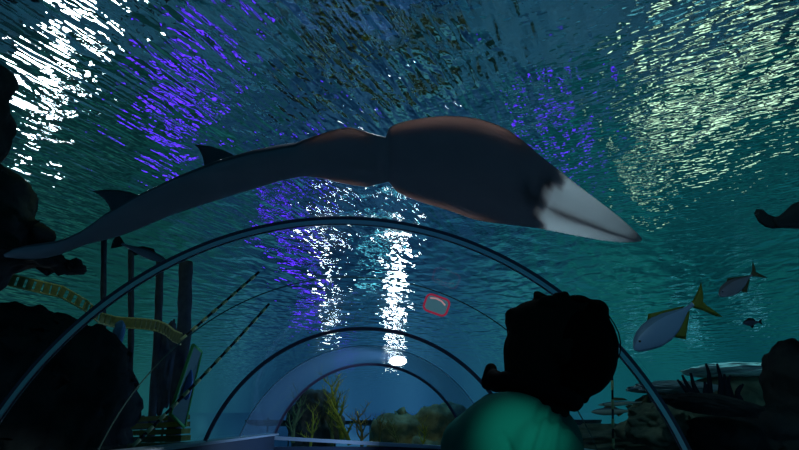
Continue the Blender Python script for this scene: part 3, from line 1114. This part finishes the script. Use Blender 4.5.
for dz in (.055, -.055):
    bm = bmesh.new()
    tube(bm, [p + Vector((0, 0, dz)) for p in P], .011, 8)
    child_world(mesh_obj('bridge_rope', bm, M_yellow), root)
NP = 34
for i in range(NP):
    p, t = sample(P, (i + .5) / NP)
    zx = t.cross(Vector((0, 0, 1))).normalized()
    up = zx.cross(t).normalized()
    bm = bmesh.new()
    box(bm, Vector(), (.055, .02, .105), Matrix((t, zx, up)).transposed())
    o = mesh_obj('plank', bm, M_plank, smooth=False)
    o.location = p
    child_world(o, root)


def striped_rope(a, b, Da, Db, label, r=.018, n=20, sag=.0):
    A, B = at(*a, Da), at(*b, Db)
    bm = bmesh.new()
    pts = []
    for i in range(n + 1):
        t = i / n
        pts.append(A.lerp(B, t) + Vector((0, 0, -sag * 4 * t * (1 - t))))
    for i in range(n):
        tube(bm, [pts[i], pts[i].lerp(pts[i + 1], .5), pts[i + 1]], r if i % 2 == 0 else r * .8, 8, mi=0 if i % 2 == 0 else 1)
    o = mesh_obj('striped_rope', bm, [M_yellow, M_black])
    recentre(o, A)
    return tag(o, label, 'rope')


striped_rope((181, 340), (259, 272), 6.45, 6.8, 'upper yellow and black rope rising from the rope bridge', n=16)
striped_rope((133, 446), (269, 304), 5.6, 6.8, 'long lower yellow and black rope crossing in front of the board', n=26, sag=.03)
striped_rope((612, 362), (614, 500), 4.8, 4.8, 'upright yellow rope just right of the visitor', r=.011, n=14)

# green framed board
A, B, Cc, Dd = at(193, 345, 6.3), at(201, 352, 6.5), at(184, 427, 6.5), at(170, 414, 6.3)
root = empty('framed_board', (Cc + Dd) / 2)
tag(root, 'narrow leaning board with a green frame and blue middle', 'board')
Q = [A, B, Cc, Dd]
ctr = sum(Q, Vector()) / 4
for i in range(4):
    bm = bmesh.new()
    a, b = Q[i], Q[(i + 1) % 4]
    tube(bm, [a, a.lerp(b, .5), b], .018, 8)
    child_world(mesh_obj('frame_bar', bm, M_green), root)
bm = bmesh.new()
nn = (B - A).cross(Dd - A).normalized() * .012
top = [bm.verts.new(q + nn) for q in Q]
bot = [bm.verts.new(q - nn) for q in Q]
bm.faces.new(top); bm.faces.new(bot[::-1])
for i in range(4): bm.faces.new((top[i], top[(i + 1) % 4], bot[(i + 1) % 4], bot[i]))
child_world(mesh_obj('panel', bm, mat('teal_panel', (0.04, 0.16, 0.16), 0.6, 0.2), smooth=False), root)
bm = bmesh.new()
ell(bm, ctr - (nn * .5) , (.05, .03, .16), None, 3)
child_world(mesh_obj('blue_badge', bm, M_bluep), root)['label'] = 'blue painted middle'

# mossy deck
root = empty('wooden_deck', at(150, 440, 6.2))
tag(root, 'low mossy plank deck below the wooden poles', 'deck')
for i in range(5):
    a, b = at(108, 421 + i * 6.5, 7.2 - i * .35), at(186, 417 + i * 7, 7.2 - i * .35)
    bm = bmesh.new()
    box(bm, (a + b) / 2, ((b - a).length, .3, .05), Matrix.Rotation(-math.atan2(b.z - a.z, b.x - a.x), 3, 'Y'))
    child_world(mesh_obj('deck_plank', bm, M_moss, smooth=False), root)

# ------------------------------------------------------------------ the visitor
HD = 1.25
PX = HD / F


def P2(px, py, dy=0.0):
    """point on the visitor's upright middle plane, dy towards the far side"""
    return at(px, py, HD) + Vector((0, dy, 0))


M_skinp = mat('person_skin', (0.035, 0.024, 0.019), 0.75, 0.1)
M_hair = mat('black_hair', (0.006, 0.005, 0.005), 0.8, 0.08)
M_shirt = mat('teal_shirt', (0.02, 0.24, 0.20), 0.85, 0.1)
M_coll = mat('black_collar', (0.008, 0.009, 0.012), 0.8, 0.1)
M_trs = mat('dark_trousers', (0.015, 0.016, 0.022), 0.85, 0.1)
M_shoe = mat('black_shoe', (0.012, 0.012, 0.012), 0.6, 0.2)
foot_x = P2(540, 440).x
person = empty('person', Vector((foot_x, HD, 0.0)))
tag(person, 'dark haired person in a teal shirt with head thrown back looking up', 'person')

fx = foot_x
SH = P2(515, 448)                       # middle between the shoulders
neck0 = P2(538, 415)
hip = Vector((fx + .02, HD, 0.80))
chest = Vector((fx - .035, HD, 1.10))
knee_z, ank_z = 0.43, 0.075
shL, shR = SH + Vector((0.015, -.165, -.015)), SH + Vector((0.005, .165, -.02))   # left shoulder is the near one
elL, elR = Vector((fx + .06, HD - .235, .965)), Vector((fx + .05, HD + .235, .965))
wrL, wrR = Vector((fx - .03, HD - .24, .765)), Vector((fx - .04, HD + .24, .765))


def hand(bm, w, fwd, side):
    """open relaxed hand hanging from wrist w; fwd = thumb side, side = out of the body"""
    dn = Vector((0, 0, -1))
    palm = w + dn * .05
    ell(bm, palm, (.042, .018, .052), None, 3)
    Ls = (.062, .070, .066, .052)
    for i, L in enumerate(Ls):
        b = w + dn * .088 + fwd * (.030 - .020 * i)
        p1 = b + dn * L * .5 - side * .004
        p2 = p1 + dn * L * .32 - side * .014
        p3 = p2 + dn * L * .20 - side * .018
        cap(bm, b - dn * .02, p1, .0095, .009, 3); cap(bm, p1, p2, .009, .0083, 3); cap(bm, p2, p3, .0083, .0075, 3)
    t0 = w + dn * .03 + fwd * .028
    t1 = t0 + dn * .032 + fwd * .024 - side * .008
    t2 = t1 + dn * .028 + fwd * .006 - side * .006
    cap(bm, t0, t1, .013, .011, 3); cap(bm, t1, t2, .011, .009, 3)


bm = bmesh.new()
# skull and face, profile to the left, face turned to the ceiling
ell(bm, P2(566, 343), (47 * PX, .072, 42 * PX), None, 4)
ell(bm, P2(540, 327), (33 * PX, .058, 27 * PX), Matrix.Rotation(R(8), 3, 'Y'), 4)
cap(bm, P2(516.5, 321, -.012), P2(516.5, 321, .012), .0225, .0225)          # chin and jaw front
cap(bm, P2(511.8, 314.5, -.01), P2(511.8, 314.5, .01), .013, .013)  # chin tip
for sgn in (-1, 1):
    cap(bm, P2(518, 330, sgn * .02), P2(556, 357, sgn * .056), .020, .024)   # jaw line to the ear
    ell(bm, P2(544, 306, sgn * .036), (.024, .022, .016), None, 3)             # cheek bones
    ell(bm, P2(553, 299.5, sgn * .031), (.011, .014, .009), None, 3)           # eyeball under its lid
    ell(bm, P2(560, 299, sgn * .028), (.010, .022, .011), None, 3)             # brow
    ell(bm, P2(566, 347, sgn * .074), (.017, .008, .030), Matrix.Rotation(R(70), 3, 'Y'), 3)   # ear
    ell(bm, P2(537.5, 298.5, sgn * .011), (.008, .008, .008), None, 3)         # nostril wing
cap(bm, P2(521, 310.5, -.016), P2(521, 310.5, .016), .0085, .0085)    # lower lip
cap(bm, P2(526, 308, -.016), P2(526, 308, .016), .0085, .0085)        # upper lip
cap(bm, P2(537.5, 295, 0), P2(551, 301, 0), .0095, .008)              # nose bridge
ell(bm, P2(536.8, 294.2), (.0085, .009, .0085), None, 3)              # nose tip
ell(bm, P2(572, 310), (30 * PX, .058, 13 * PX), None, 3)              # forehead
# neck, trunk
cap(bm, P2(536, 352), neck0, .068, .062)
cap(bm, neck0, SH + Vector((.01, 0, -.03)), .062, .085)
for s_ in (shL, shR):
    cap(bm, SH + Vector((.012, 0, -.01)), s_, .072, .056)
ell(bm, chest, (.115, .155, .19), None, 4)
ell(bm, Vector((fx, HD, .93)), (.10, .135, .17), None, 4)
ell(bm, hip, (.115, .155, .13), None, 4)
for s_, e, wv, sg_ in ((shL, elL, wrL, -1), (shR, elR, wrR, 1)):
    cap(bm, s_, e, .050, .037)
    cap(bm, e, wv, .037, .024)
    hand(bm, wv, Vector((-1, 0, 0)), Vector((0, sg_, 0)))
for sg_ in (-1, 1):
    hp = hip + Vector((0, sg_ * .085, -.03))
    kn = Vector((fx + (.01 if sg_ < 0 else -.05), HD + sg_ * .095, knee_z))
    an = Vector((fx + (.04 if sg_ < 0 else -.03), HD + sg_ * .10, ank_z))
    cap(bm, hp, kn, .085, .052)
    cap(bm, kn, kn.lerp(an, .35), .052, .052)
    cap(bm, kn.lerp(an, .35), an, .052, .034)
    cap(bm, an + Vector((.02, 0, -.035)), an + Vector((-.13, 0, -.047)), .034, .022)
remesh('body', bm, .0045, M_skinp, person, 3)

# hair: short tousled cap with loose strands
bm = bmesh.new()
ell(bm, P2(576, 351), (39 * PX, .088, 45 * PX), None, 4)
ell(bm, P2(587, 318), (20 * PX, .066, 19 * PX), None, 3)
ell(bm, P2(594, 312), (13 * PX, .05, 12.5 * PX), None, 3)
ell(bm, P2(598, 345), (17 * PX, .066, 32 * PX), None, 3)
ell(bm, P2(586, 374), (20 * PX, .068, 21 * PX), None, 3)
ell(bm, P2(566, 383), (25 * PX, .07, 20 * PX), None, 3)
ell(bm, P2(583, 399), (4 * PX, .03, 5 * PX), None, 3)
ell(bm, P2(573, 305), (16 * PX, .060, 9 * PX), None, 3)
rnd = random.Random(3)
for k in range(46):
    a = R(rnd.uniform(-75, 95))
    rx, rz = 44 + rnd.uniform(-3, 1), 50 + rnd.uniform(-3, 1)
    dy = rnd.uniform(-.05, .05)
    q = []
    for i in range(7):
        aa = a + i * .075
        q.append(P2(569 + math.cos(aa) * rx * (1 - .3 * abs(dy) / .05 * .4), 349 + math.sin(aa) * rz * (1 - .3 * abs(dy) / .05 * .4), dy + .006 * math.sin(i + k)))
    tube(bm, q, [.0065 * (1 - abs(i - 3) / 5) for i in range(7)], 8)
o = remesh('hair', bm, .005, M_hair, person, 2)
o['label'] = 'thick black tousled hair'
bm = bmesh.new()
q = [P2(x - 2.5, y, -.02) for x, y in ((607, 316), (613, 325), (617.5, 334), (619.5, 344), (619, 354), (615.5, 362), (611, 370))]
tube(bm, q, [.0012] * 7, 6)
child_world(mesh_obj('hair_strand', bm, M_hair), person)

# shirt
bm = bmesh.new()
ell(bm, chest, (.128, .168, .20), None, 4)
ell(bm, Vector((fx, HD, .94)), (.118, .152, .19), None, 4)
ell(bm, Vector((fx + .01, HD, .83)), (.128, .168, .12), None, 4)
cap(bm, neck0 + Vector((-.01, 0, -.03)), SH + Vector((.012, 0, -.03)), .074, .10)
for s_, e in ((shL, elL), (shR, elR)):
    cap(bm, SH + Vector((.012, 0, -.01)), s_, .086, .070)
    cap(bm, s_, s_.lerp(e, .62), .070, .058)
ell(bm, P2(506, 466, -.09), (60 * PX, .095, 66 * PX), Matrix.Rotation(R(-14), 3, 'Y'), 4)
cap(bm, P2(492, 409, -.02), P2(461, 441, -.06), .032, .045)
ell(bm, P2(479, 449, -.03), (38 * PX, .09, 35 * PX), None, 4)
ell(bm, P2(537, 446, .01), (44 * PX, .10, 45 * PX), None, 4)
# folds on the shoulder blade
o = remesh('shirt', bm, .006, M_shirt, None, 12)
for v in o.data.vertices:
    if v.co.y > HD - .02 or v.co.z < 1.0: continue
    x, y = pix(v.co)
    dent = 0.0
    for (ax, ay, bx, by, sg, dp) in ((543, 404, 526, 456, 2.4, .008), (556, 404, 545, 456, 2.2, .007), (503, 434, 513, 456, 1.8, .004), (566, 408, 561, 456, 2.6, .006)):
        t = max(0.0, min(1.0, ((x - ax) * (bx - ax) + (y - ay) * (by - ay)) / ((bx - ax) ** 2 + (by - ay) ** 2)))
        d2 = (x - ax - t * (bx - ax)) ** 2 + (y - ay - t * (by - ay)) ** 2
        dent += dp * math.exp(-d2 / (2 * sg * sg))
    v.co -= v.normal * dent
o.data.update()
child_world(o, person)
bm = bmesh.new()
n = 28
pts = []
cN = P2(532.5, 391)
ux = (P2(574, 404) - P2(491, 380)) / 2
for i in range(n + 1):
    a = 2 * math.pi * i / n
    pts.append(cN + ux * math.cos(a) * .98 + Vector((0, .085, 0)) * math.sin(a))
tube(bm, pts, [.017 + .003 * math.sin(3 * i) for i in range(n + 1)], 12)
cap(bm, P2(491, 369), P2(488, 383), .013, .015)
o = remesh('collar', bm, .005, M_coll, person, 2)
o['label'] = 'black stand up collar'

# trousers and shoes
bm = bmesh.new()
ell(bm, hip + Vector((0, 0, -.01)), (.122, .162, .125), None, 4)
for sg_ in (-1, 1):
    hp = hip + Vector((0, sg_ * .085, -.03))
    kn = Vector((fx + (.01 if sg_ < 0 else -.05), HD + sg_ * .095, knee_z))
    an = Vector((fx + (.04 if sg_ < 0 else -.03), HD + sg_ * .10, ank_z + .035))
    cap(bm, hp, kn, .096, .066)
    cap(bm, kn, an, .066, .052)
remesh('trousers', bm, .008, M_trs, person, 3)
for sg_ in (-1, 1):
    an = Vector((fx + (.04 if sg_ < 0 else -.03), HD + sg_ * .10, ank_z))
    bm = bmesh.new()
    cap(bm, an + Vector((.02, 0, -.028)), an + Vector((-.14, 0, -.040)), .045, .033)
    cap(bm, an + Vector((.01, 0, .02)), an + Vector((.01, 0, -.02)), .046, .046)
    box(bm, an + Vector((-.055, 0, -.064)), (.25, .078, .022))
    remesh('shoe', bm, .006, M_shoe, person, 2)

spot('shirt_fill', (0.15, -0.2, 2.05), P2(503, 438, -.17), 40, (0.22, 1.0, 0.82), 7.6, 0.02, 1.0)  # unseen spot added, kept narrow to light only the shirt
